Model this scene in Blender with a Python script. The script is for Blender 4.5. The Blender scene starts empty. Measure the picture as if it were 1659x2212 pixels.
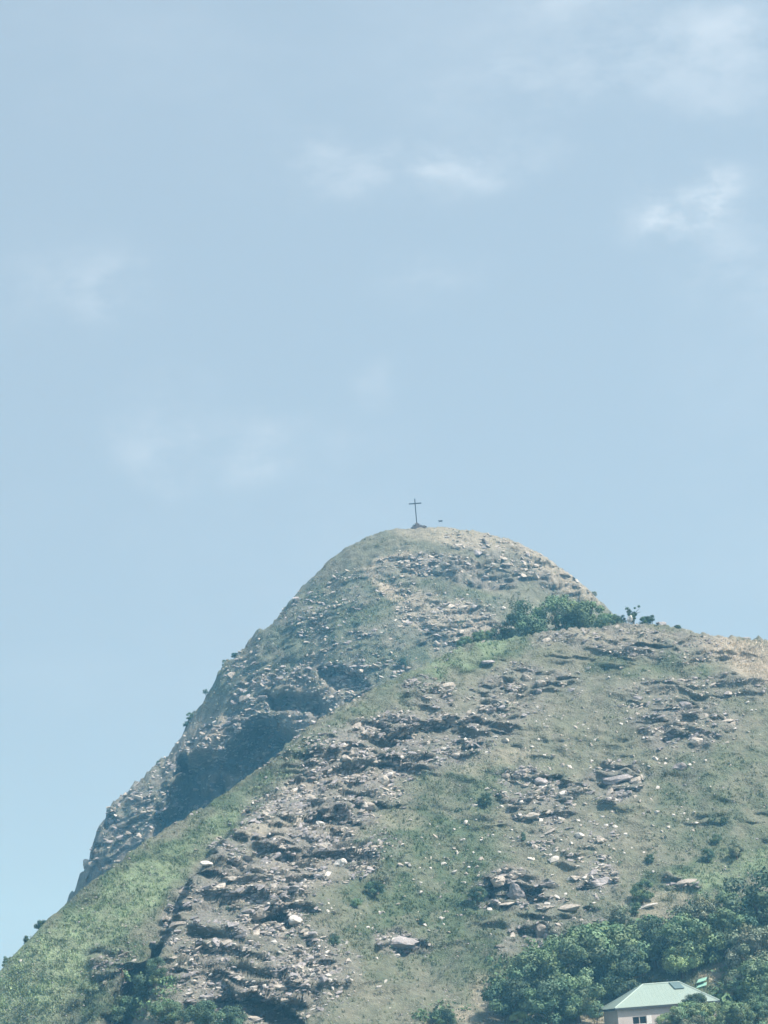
import bpy, bmesh, math, random
import numpy as np
from mathutils import Vector, Matrix
from mathutils.bvhtree import BVHTree

random.seed(7)
RNG = np.random.default_rng(7)
scene = bpy.context.scene
col = scene.collection
rad = math.radians

# ------------------------------------------------------------------ camera
HFOV, PITCH, ROLL = rad(13.4), rad(9.3), rad(4.5)
CAM = np.array([0.0, 0.0, 2.0])
AX_F = np.array([0, math.cos(PITCH), math.sin(PITCH)])
_r0 = np.array([1.0, 0, 0]); _u0 = np.array([0, -math.sin(PITCH), math.cos(PITCH)])
AX_R = math.cos(ROLL) * _r0 - math.sin(ROLL) * _u0
AX_U = math.sin(ROLL) * _r0 + math.cos(ROLL) * _u0
cd = bpy.data.cameras.new('camera')
cd.sensor_fit = 'HORIZONTAL'; cd.angle = HFOV; cd.clip_start = 0.5; cd.clip_end = 20000
cam = bpy.data.objects.new('camera', cd); col.objects.link(cam)
M = Matrix.Identity(4)
for i in range(3):
    M[i][0], M[i][1], M[i][2], M[i][3] = AX_R[i], AX_U[i], -AX_F[i], CAM[i]
cam.matrix_world = M
scene.camera = cam
FD = 829.5 / math.tan(HFOV / 2)          # focal length, in units of a 1659 x 2212 frame

def ray(u, v):
    d = AX_F + (u - 829.5) / FD * AX_R + (1106 - v) / FD * AX_U
    return d / np.linalg.norm(d)
def unproj(u, v, Y):
    d = ray(u, v)
    return CAM + d * ((Y - CAM[1]) / d[1])
def project(P):
    d = P - CAM
    z = d @ AX_F
    return 829.5 + FD * (d @ AX_R) / z, 1106 - FD * (d @ AX_U) / z

# ------------------------------------------------------------------ light, sky, exposure
SUN_EL, SUN_AZ = rad(52), rad(65)        # azimuth from "behind the camera" towards the right
sun_vec = Vector((math.cos(SUN_EL) * math.sin(SUN_AZ), -math.cos(SUN_EL) * math.cos(SUN_AZ), math.sin(SUN_EL)))
sd = bpy.data.lights.new('sun', 'SUN'); sd.energy = 3.6; sd.angle = rad(0.6); sd.color = (1.0, 0.95, 0.87)
so = bpy.data.objects.new('sun', sd); col.objects.link(so)
so.rotation_mode = 'QUATERNION'; so.rotation_quaternion = (-sun_vec).to_track_quat('-Z', 'Y')

world = bpy.data.worlds.new('World'); scene.world = world; world.use_nodes = True
wt = world.node_tree; wn, wl = wt.nodes, wt.links
wn.clear()
def W(kind, **kw):
    n = wn.new(kind)
    for k, v in kw.items(): setattr(n, k, v)
    return n
def wmath(op, a, b=None, clamp=False):
    n = W('ShaderNodeMath', operation=op); n.use_clamp = clamp
    for i, s in enumerate((a, b)):
        if s is None: continue
        if isinstance(s, (int, float)): n.inputs[i].default_value = s
        else: wl.new(s, n.inputs[i])
    return n.outputs[0]
sky = W('ShaderNodeTexSky', sky_type='NISHITA', sun_disc=False, sun_elevation=SUN_EL,
        sun_rotation=math.atan2(sun_vec.x, sun_vec.y), altitude=1000, air_density=1.0, dust_density=0.6, ozone_density=1.6)
tc = W('ShaderNodeTexCoord')
# the horizon band of the sky is spread a little, as under high thin cloud
lift = W('ShaderNodeVectorMath', operation='MULTIPLY_ADD'); wl.new(tc.outputs['Generated'], lift.inputs[0]); lift.inputs[1].default_value = (1, 1, .50); lift.inputs[2].default_value = (0, 0, .70)
nrm_ = W('ShaderNodeVectorMath', operation='NORMALIZE'); wl.new(lift.outputs[0], nrm_.inputs[0]); wl.new(nrm_.outputs[0], sky.inputs['Vector'])
direction = tc.outputs['Generated']
def wnoise(scale, detail, rough, off=(0, 0, 0)):
    mp = W('ShaderNodeMapping'); wl.new(direction, mp.inputs[0]); mp.inputs['Location'].default_value = off
    mp.inputs['Scale'].default_value = (1, 1, 1.9)
    n = W('ShaderNodeTexNoise'); wl.new(mp.outputs[0], n.inputs['Vector'])
    n.inputs['Scale'].default_value = scale; n.inputs['Detail'].default_value = detail; n.inputs['Roughness'].default_value = rough
    return n.outputs['Fac']
def wrange(s, a, b):
    n = W('ShaderNodeMapRange', interpolation_type='SMOOTHSTEP'); wl.new(s, n.inputs[0])
    n.inputs[1].default_value = a; n.inputs[2].default_value = b
    return n.outputs[0]
def vdot(s, vec):
    n = W('ShaderNodeVectorMath', operation='DOT_PRODUCT'); wl.new(s, n.inputs[0]); n.inputs[1].default_value = tuple(vec)
    return n.outputs['Value']
VEIL = 0.085
# faint high clouds all over the sky, a few denser wisps among them
CLOUDS = [(900, 340, 230, 50, 4, 1.1), (1515, 395, 85, 55, 10, 1.5), (1440, 445, 75, 38, 10, 1.2), (1600, 560, 120, 110, 0, .55),
          (1350, 160, 340, 75, 0, .6), (1545, 60, 110, 55, 0, .9), (1230, 15, 140, 45, 0, .6), (530, 930, 90, 52, -5, .7),
          (350, 940, 110, 60, -20, .5), (215, 620, 70, 70, 0, .5), (930, 590, 120, 50, 0, .4), (825, 830, 62, 38, 0, .5),
          (90, 600, 110, 80, 0, .3), (730, 950, 70, 40, 0, .25)]
warp = W('ShaderNodeTexNoise'); wl.new(direction, warp.inputs['Vector']); warp.inputs['Scale'].default_value = 26; warp.inputs['Detail'].default_value = 5
wsub = W('ShaderNodeVectorMath', operation='SUBTRACT'); wl.new(warp.outputs['Color'], wsub.inputs[0]); wsub.inputs[1].default_value = (.5, .5, .5)
wsc = W('ShaderNodeVectorMath', operation='SCALE'); wl.new(wsub.outputs[0], wsc.inputs[0]); wsc.inputs['Scale'].default_value = 0.045
wadd = W('ShaderNodeVectorMath', operation='ADD'); wl.new(direction, wadd.inputs[0]); wl.new(wsc.outputs[0], wadd.inputs[1])
wdir = wadd.outputs[0]
total = None
for (u, v, ru, rv, rot, s) in CLOUDS:
    c = ray(u, v); ca, sa = math.cos(rad(rot)), math.sin(rad(rot))
    t1 = AX_R * ca + AX_U * sa; t2 = -AX_R * sa + AX_U * ca
    t1 = t1 - c * t1.dot(c); t2 = t2 - c * t2.dot(c)
    a = wmath('MULTIPLY', vdot(wdir, t1), FD / ru); a0 = t1.dot(c) * FD / ru
    b = wmath('MULTIPLY', vdot(wdir, t2), FD / rv)
    r2 = wmath('ADD', wmath('MULTIPLY', a, a), wmath('MULTIPLY', b, b))
    front = wmath('GREATER_THAN', vdot(direction, c), 0.5)
    m = wmath('MULTIPLY', wmath('EXPONENT', wmath('MULTIPLY', r2, -0.9)), front)
    m = wmath('MULTIPLY', m, s)
    total = m if total is None else wmath('ADD', total, m)
fine = wrange(wnoise(34, 9, .66), .36, .66)
wide = wmath('MULTIPLY', wrange(wnoise(5, 6, .6, (3, 1, 7)), .5, .8), .3)
cloud = wmath('ADD', wmath('MULTIPLY', total, wmath('ADD', wmath('MULTIPLY', fine, .85), .15)), wide)
cloud = wmath('ADD', wmath('MULTIPLY', cloud, 0.105), VEIL)
mixc = W('ShaderNodeMix', data_type='RGBA'); wl.new(cloud, mixc.inputs['Factor'])
tone = W('ShaderNodeVectorMath', operation='MULTIPLY'); wl.new(sky.outputs[0], tone.inputs[0]); tone.inputs[1].default_value = (1.17, 1.12, .84)
wl.new(tone.outputs[0], mixc.inputs['A']); mixc.inputs['B'].default_value = (8.5, 8.4, 8.1, 1)
bg = W('ShaderNodeBackground'); bg.inputs['Strength'].default_value = 0.138
wl.new(mixc.outputs['Result'], bg.inputs['Color'])
wo = W('ShaderNodeOutputWorld'); wl.new(bg.outputs[0], wo.inputs['Surface'])

vs = scene.view_settings
vs.view_transform = 'Standard'; vs.look = 'None'; vs.gamma = 1; vs.use_curve_mapping = False; vs.exposure = 0.95
scene.render.engine = 'CYCLES'
scene.cycles.use_denoising = True
scene.cycles.volume_bounces = 1
scene.cycles.max_bounces = 6
HAZE_DENSITY = 0.00034

# ------------------------------------------------------------------ helpers
def smooth(x): x = np.clip(x, 0, 1); return x * x * (3 - 2 * x)
def _hash(i, j, k, seed):
    h = (i.astype(np.int64) * 374761393 + j.astype(np.int64) * 668265263 + k.astype(np.int64) * 1274126177 + seed * 974634721) & 0xffffffff
    h = ((h ^ (h >> 13)) * 1274126177) & 0xffffffff
    h = ((h ^ (h >> 16)) * 2246822519) & 0xffffffff
    return ((h ^ (h >> 15)) & 0xffffff) / float(0xffffff) * 2 - 1
def vnoise(x, y, z=None, seed=0):
    if z is None: z = np.zeros_like(x)
    xi, yi, zi = np.floor(x), np.floor(y), np.floor(z)
    fx, fy, fz = smooth(x - xi), smooth(y - yi), smooth(z - zi)
    r = 0
    for a in (0, 1):
        for b in (0, 1):
            for c in (0, 1):
                w = (fx if a else 1 - fx) * (fy if b else 1 - fy) * (fz if c else 1 - fz)
                r = r + w * _hash(xi + a, yi + b, zi + c, seed)
    return r
def fbm(x, y, z=None, seed=0, octaves=4, gain=.5):
    r, a, f = 0, 1.0, 1.0
    for o in range(octaves):
        r = r + a * vnoise(x * f, y * f, None if z is None else z * f, seed + o * 17); a *= gain; f *= 2.03
    return r
def pchip(xs, ys):
    xs, ys = np.asarray(xs, float), np.asarray(ys, float)
    h = np.diff(xs); d = np.diff(ys) / h
    m = np.zeros_like(xs); m[0], m[-1] = d[0], d[-1]
    for i in range(1, len(xs) - 1):
        if d[i - 1] * d[i] > 0:
            w1, w2 = 2 * h[i] + h[i - 1], h[i] + 2 * h[i - 1]
            m[i] = (w1 + w2) / (w1 / d[i - 1] + w2 / d[i])
    def f(x):
        i = np.clip(np.searchsorted(xs, x) - 1, 0, len(xs) - 2)
        t = (np.clip(x, xs[0], xs[-1]) - xs[i]) / h[i]
        t2, t3 = t * t, t * t * t
        r = (2*t3 - 3*t2 + 1) * ys[i] + (t3 - 2*t2 + t) * h[i] * m[i] + (-2*t3 + 3*t2) * ys[i+1] + (t3 - t2) * h[i] * m[i+1]
        return r + np.where(x > xs[-1], (x - xs[-1]) * m[-1], 0) + np.where(x < xs[0], (x - xs[0]) * m[0], 0)
    return f
def np_mesh(name, V, F, flat=True):
    """V (n,3), F (m,k): all faces with k corners."""
    me = bpy.data.meshes.new(name); V = np.ascontiguousarray(V, np.float32); F = np.ascontiguousarray(F, np.int32)
    m, k = F.shape
    me.vertices.add(len(V)); me.vertices.foreach_set('co', V.ravel())
    me.loops.add(m * k); me.loops.foreach_set('vertex_index', F.ravel())
    me.polygons.add(m); me.polygons.foreach_set('loop_start', np.arange(0, m * k, k, dtype=np.int32))
    me.update(calc_edges=True)
    if flat: me.shade_flat()
    return me
def tint(me, colors, name='tint'):
    a = me.color_attributes.new(name, 'FLOAT_COLOR', 'POINT')
    c = np.ones((len(colors), 4), np.float32); c[:, :3] = colors
    a.data.foreach_set('color', c.ravel())
def link(name, me, mat=None, parent=None):
    o = bpy.data.objects.new(name, me); col.objects.link(o)
    if mat is not None and me is not None and not me.materials: me.materials.append(mat)
    if parent is not None: o.parent = parent
    return o
def tag(o, label=None, cat=None, group=None, kind=None):
    for k, v in (('label', label), ('category', cat), ('group', group), ('kind', kind)):
        if v: o[k] = v
    return o
def empty(name, loc, rz=0.0):
    o = bpy.data.objects.new(name, None); col.objects.link(o); o.location = loc; o.rotation_euler = (0, 0, rz); return o
def box(bm, lo, hi):
    vs_ = [bm.verts.new((x, y, z)) for x in (lo[0], hi[0]) for y in (lo[1], hi[1]) for z in (lo[2], hi[2])]
    for f in ((0, 1, 3, 2), (4, 6, 7, 5), (0, 4, 5, 1), (2, 3, 7, 6), (0, 2, 6, 4), (1, 5, 7, 3)): bm.faces.new([vs_[i] for i in f])
def bm_obj(name, bm, mat, parent=None):
    bmesh.ops.recalc_face_normals(bm, faces=bm.faces)
    me = bpy.data.meshes.new(name); bm.to_mesh(me); bm.free(); return link(name, me, mat, parent)
def boxes(name, lst, mat, parent=None, bevel=0):
    bm = bmesh.new()
    for lo, hi in lst: box(bm, lo, hi)
    if bevel: bmesh.ops.bevel(bm, geom=bm.edges[:], offset=bevel, segments=1, affect='EDGES')
    return bm_obj(name, bm, mat, parent)

def material(name, base=(.5, .5, .5), rough=.85, attr=None, vary=.25, scale=1.0, fine=6.0, bump=0.0, second=None, objrand=0.0, spec=.2):
    m = bpy.data.materials.new(name); m.use_nodes = True
    nt = m.node_tree; n, l = nt.nodes, nt.links
    b = n['Principled BSDF']; b.inputs['Roughness'].default_value = rough; b.inputs['Specular IOR Level'].default_value = spec
    geo = n.new('ShaderNodeNewGeometry')
    def noise(s, d):
        t = n.new('ShaderNodeTexNoise'); l.new(geo.outputs['Position'], t.inputs['Vector'])
        t.inputs['Scale'].default_value = s; t.inputs['Detail'].default_value = d; t.inputs['Roughness'].default_value = .65; return t.outputs['Fac']
    n1, n2 = noise(scale, 4), noise(fine, 3)
    if attr:
        a = n.new('ShaderNodeAttribute'); a.attribute_name = attr; c = a.outputs['Color']
    else:
        a = n.new('ShaderNodeRGB'); a.outputs[0].default_value = (*base, 1); c = a.outputs[0]
    if second is not None:
        mx = n.new('ShaderNodeMix'); mx.data_type = 'RGBA'
        mr = n.new('ShaderNodeMapRange'); mr.interpolation_type = 'SMOOTHSTEP'; l.new(n1, mr.inputs[0]); mr.inputs[1].default_value = .42; mr.inputs[2].default_value = .62
        l.new(mr.outputs[0], mx.inputs['Factor']); l.new(c, mx.inputs['A']); mx.inputs['B'].default_value = (*second, 1); c = mx.outputs['Result']
    def mr2(s, lo, hi):
        r = n.new('ShaderNodeMapRange'); l.new(s, r.inputs[0]); r.inputs[1].default_value = .25; r.inputs[2].default_value = .75
        r.inputs[3].default_value = lo; r.inputs[4].default_value = hi; return r.outputs[0]
    f = n.new('ShaderNodeMath'); f.operation = 'MULTIPLY'
    l.new(mr2(n1, 1 - vary, 1 + vary), f.inputs[0]); l.new(mr2(n2, 1 - vary * .8, 1 + vary * .8), f.inputs[1]); fac = f.outputs[0]
    if objrand:
        oi = n.new('ShaderNodeObjectInfo'); g = n.new('ShaderNodeMapRange'); l.new(oi.outputs['Random'], g.inputs[0])
        g.inputs[3].default_value = 1 - objrand; g.inputs[4].default_value = 1 + objrand
        f2 = n.new('ShaderNodeMath'); f2.operation = 'MULTIPLY'; l.new(fac, f2.inputs[0]); l.new(g.outputs[0], f2.inputs[1]); fac = f2.outputs[0]
    sc_ = n.new('ShaderNodeVectorMath'); sc_.operation = 'SCALE'; l.new(c, sc_.inputs[0]); l.new(fac, sc_.inputs['Scale'])
    l.new(sc_.outputs[0], b.inputs['Base Color'])
    if bump:
        bp = n.new('ShaderNodeBump'); bp.inputs['Strength'].default_value = 1; bp.inputs['Distance'].default_value = bump
        ad = n.new('ShaderNodeMath'); ad.operation = 'ADD'; l.new(n1, ad.inputs[0]); l.new(n2, ad.inputs[1])
        l.new(ad.outputs[0], bp.inputs['Height']); l.new(bp.outputs[0], b.inputs['Normal'])
    return m

MAT = {
    'terrain': material('hill_ground', attr='tint', vary=.36, scale=.7, fine=3.6, bump=.45, rough=.95),
    'tuft': material('grass_tufts', attr='tint', vary=.25, scale=.4, fine=3, rough=.9),
    'grey': material('grey_rock', (.285, .27, .272), vary=.38, scale=.45, fine=2.5, bump=.15, objrand=.2),
    'tan': material('tan_rock', (.36, .33, .29), vary=.3, scale=.45, fine=2.5, bump=.15, objrand=.2),
    'pale': material('pale_rock', (.52, .50, .465), vary=.2, scale=.6, fine=3, bump=.1),
    'bark': material('bark', (.10, .08, .06), vary=.3, scale=3, fine=12),
    'leaf': material('tree_leaves', attr='tint', vary=.22, scale=.5, fine=3.5, objrand=.18, rough=.75),
    'roof': material('mint_roof', (.25, .325, .29), vary=.05, scale=.5, fine=3, rough=.45, spec=.4),
    'roofcap': material('ridge_cap', (.36, .45, .41), vary=.04, rough=.45),
    'panel': material('blue_grey_panel', (.11, .17, .18), vary=.1, rough=.5),
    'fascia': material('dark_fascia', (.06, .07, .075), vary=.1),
    'wall': material('pink_grey_plaster', (.50, .46, .445), vary=.1, scale=.6, fine=4),
    'glass': material('dark_glass', (.015, .018, .022), vary=.1, rough=.15, spec=.5),
    'white': material('white_paint', (.72, .72, .70), vary=.05),
    'iron': material('dark_iron', (.055, .055, .06), vary=.2, rough=.6),
    'stone': material('mortared_stone', (.10, .09, .09), vary=.35, scale=1.5, fine=6),
    'lime': material('limewashed_stone', (.42, .38, .35), vary=.15, scale=1.5, fine=6),
    'sheet': material('green_sheet', (.30, .56, .46), vary=.08, rough=.5),
    'plain': material('plain_ground', (.11, .12, .07), vary=.3, scale=.08, fine=.9, second=(.17, .14, .10)),
}

# ------------------------------------------------------------------ hill shapes
PEAK_EDGE = [(-80, 2260), (0, 2160), (60, 2080), (135, 1965), (165, 1930), (180, 1895), (196, 1868), (206, 1830), (222, 1780), (245, 1745), (290, 1700),
    (330, 1660), (365, 1620), (400, 1570), (425, 1530), (450, 1490), (480, 1450), (520, 1405), (560, 1365), (600, 1325),
    (640, 1285), (680, 1242), (715, 1208), (750, 1185), (800, 1160), (850, 1147), (900, 1142), (960, 1143), (1020, 1147),
    (1070, 1160), (1110, 1173), (1150, 1190), (1190, 1213), (1230, 1243), (1265, 1272), (1295, 1298), (1320, 1325),
    (1345, 1352), (1400, 1420), (1500, 1530), (1659, 1700), (1900, 1900)]
RIDGE_EDGE = [(-400, 2400, 405), (-200, 2260, 415), (0, 2110, 425), (60, 2050, 428), (135, 1968, 431), (180, 1925, 434), (240, 1880, 437), (334, 1809, 443), (429, 1753, 450),
    (500, 1706, 456), (588, 1646, 463), (655, 1582, 469), (707, 1547, 473), (782, 1507, 480), (842, 1471, 486), (881, 1454, 490),
    (926, 1436, 494), (975, 1409, 498), (1040, 1389, 502), (1119, 1380, 505), (1199, 1368, 508), (1298, 1357, 510), (1347, 1349, 510),
    (1407, 1352, 510), (1433, 1351, 510), (1473, 1362, 510), (1525, 1374, 510), (1611, 1382, 510), (1659, 1386, 510), (1800, 1400, 512), (2100, 1440, 515)]
P1 = np.array([unproj(u, v, 700) for u, v in PEAK_EDGE]); P2 = np.array([unproj(u, v, Y) for u, v, Y in RIDGE_EDGE])
R1 = pchip(P1[:, 0], P1[:, 2]); R2 = pchip(P2[:, 0], P2[:, 2]); Y2 = pchip(P2[:, 0], P2[:, 1])

def zmask(u, v, zones, warp=22, seed=3):
    wu = u + warp * fbm(u / 60, v / 45, seed=seed, octaves=3); wv = v + warp * .7 * fbm(u / 60, v / 45, seed=seed + 50, octaves=3)
    out = np.zeros_like(u, float)
    for (cx, cy, rx, ry, rot, w) in zones:
        c, s = math.cos(rad(rot)), math.sin(rad(rot))
        du, dv = wu - cx, -(wv - cy)
        r = np.sqrt(((du * c + dv * s) / rx) ** 2 + ((-du * s + dv * c) / ry) ** 2)
        out = np.maximum(out, w * smooth((1.25 - r) / .5))
    return out
# where bare rock, green turf and dry tan ground show: regions of the two hills (frame units of a 1659-wide picture, taken to the hill by the rays)
ROCK_NEAR = [(870, 1605, 250, 72, 10, 1), (700, 1735, 180, 85, 18, 1), (640, 1840, 190, 75, 5, 1), (530, 1960, 170, 105, 25, 1), (560, 2100, 190, 110, 0, .9),
    (430, 1970, 70, 120, -30, .9), (1130, 1480, 120, 48, 12, .8), (925, 1490, 65, 30, 0, .75), (1400, 1388, 270, 32, -4, .7), (1500, 1490, 190, 36, 5, .55),
    (1470, 1560, 120, 55, 0, .75), (1160, 1725, 85, 65, 0, .9), (1320, 1690, 95, 34, 12, .85), (1230, 1805, 130, 40, 0, .4), (1100, 1925, 85, 46, 0, .9),
    (1150, 2020, 55, 45, 25, .9), (870, 2040, 58, 32, 0, .85), (1290, 1905, 50, 22, 0, .7), (1220, 1965, 80, 30, -10, .8), (1040, 1560, 130, 45, 10, .6),
    (1250, 1850, 90, 26, -10, .5), (1480, 1910, 45, 14, 8, .6), (230, 2080, 45, 50, 30, .6)]
ROCK_FAR = [(620, 1400, 170, 70, 35, .5), (720, 1290, 150, 50, 15, .4), (800, 1480, 120, 60, 10, .5), (1010, 1228, 180, 34, -8, 1), (1170, 1215, 140, 60, -28, .85), (1090, 1175, 120, 25, -8, .7), (970, 1345, 110, 60, -12, .8), (660, 1510, 180, 80, 8, .9),
    (520, 1640, 220, 120, 35, .95), (255, 1800, 80, 120, -35, .95), (700, 1300, 90, 16, -3, .4), (760, 1390, 150, 50, 3, .45), (600, 1400, 100, 40, 30, .4), (860, 1255, 60, 50, -30, .5)]
GREEN_NEAR = [(480, 1770, 330, 40, 38, .9), (230, 1960, 220, 80, 38, 1), (90, 2130, 230, 140, 35, 1), (1030, 1412, 120, 32, 16, 1), (930, 1890, 150, 170, 20, .85),
    (860, 1990, 160, 120, 0, .7), (1020, 1690, 110, 70, 0, .7), (1400, 1440, 130, 30, -3, .6), (1560, 1740, 160, 130, 0, .45), (1540, 1890, 150, 40, 15, .9), (1300, 2080, 320, 120, 0, .8), (1560, 2100, 160, 150, 0, .8), (900, 1480, 60, 40, 30, .7), (780, 1540, 90, 30, 30, .7)]
BRIGHT_NEAR = [(70, 2130, 180, 90, 38, 1), (240, 1970, 190, 50, 38, .6), (480, 1790, 230, 28, 36, .35), (1010, 1412, 110, 26, 18, .55), (1560, 1885, 120, 26, 15, .5)]
GREEN_FAR = [(690, 1330, 190, 75, 15, .75), (800, 1430, 170, 80, 10, .6), (980, 1290, 110, 26, -10, .5), (560, 1460, 130, 80, 35, .5), (300, 1770, 120, 60, 40, .4)]
TAN_NEAR = [(1610, 1425, 95, 38, -24, 1), (1550, 2098, 40, 20, 20, .9), (1295, 2195, 40, 18, 20, .9), (1050, 2140, 38, 40, 30, .6), (1005, 2190, 22, 26, 30, .7), (1330, 1376, 160, 14, 0, .35),
    (1420, 1960, 90, 36, 10, .5), (700, 1690, 120, 18, 10, .5), (650, 1800, 150, 20, 0, .45), (620, 1900, 150, 40, 15, .3), (860, 1775, 60, 22, 10, .4), (1080, 1640, 100, 20, 14, .5)]
TAN_FAR = [(835, 1208, 60, 10, 18, .8), (800, 1240, 26, 16, -60, .85), (850, 1285, 60, 14, -25, .8), (1080, 1165, 230, 22, -6, .5), (1200, 1235, 120, 26, -38, .6), (960, 1330, 120, 40, -20, .5), (620, 1490, 120, 30, 5, .35), (430, 1590, 70, 40, 30, .5)]

C_SOIL, C_GREEN, C_BRIGHT, C_TAN, C_ROCK = (np.array(c) for c in ((.178, .180, .138), (.080, .118, .068), (.285, .355, .222), (.40, .355, .285), (.215, .205, .195)))
def ground_color(u, v, near):
    n = len(u); c = np.tile(C_SOIL, (n, 1)).astype(float)
    def mix(m, k): 
        nonlocal c
        c = c * (1 - m[:, None]) + k * m[:, None]
    pat = smooth(.5 + .9 * fbm(u / 38, v / 24, seed=11, octaves=4))
    if near:
        g = zmask(u, v, GREEN_NEAR); mix(np.clip(g * (.55 + .6 * pat), 0, 1) * .9, C_GREEN); mix(zmask(u, v, BRIGHT_NEAR) * (.4 + .6 * pat), C_BRIGHT)
        mix(.25 * pat, C_GREEN); mix(.75 * zmask(u, v, ROCK_NEAR) * (1 - .4 * pat), C_ROCK); mix(zmask(u, v, TAN_NEAR, 16) * (.42 + .45 * pat), C_TAN)
    else:
        g = zmask(u, v, GREEN_FAR); mix(np.clip(g * (.5 + .6 * pat), 0, 1) * .85, C_GREEN); mix(.2 * pat, C_GREEN)
        mix(.75 * zmask(u, v, ROCK_FAR) * (1 - .4 * pat), C_ROCK); mix(zmask(u, v, TAN_FAR, 10) * .85, C_TAN)
    return c

def halfside(u, v, line, width):
    """0 on the left of a falling line of frame points, rising to 1 over `width` units on its right."""
    ln = sorted(line, key=lambda p: p[1]); vs_, us_ = np.array([p[1] for p in ln], float), np.array([p[0] for p in ln], float)
    e = np.interp(v, vs_, us_) + 9 * fbm(u / 40, v / 16, seed=23, octaves=3)
    return smooth((u - e) / width)

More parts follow.
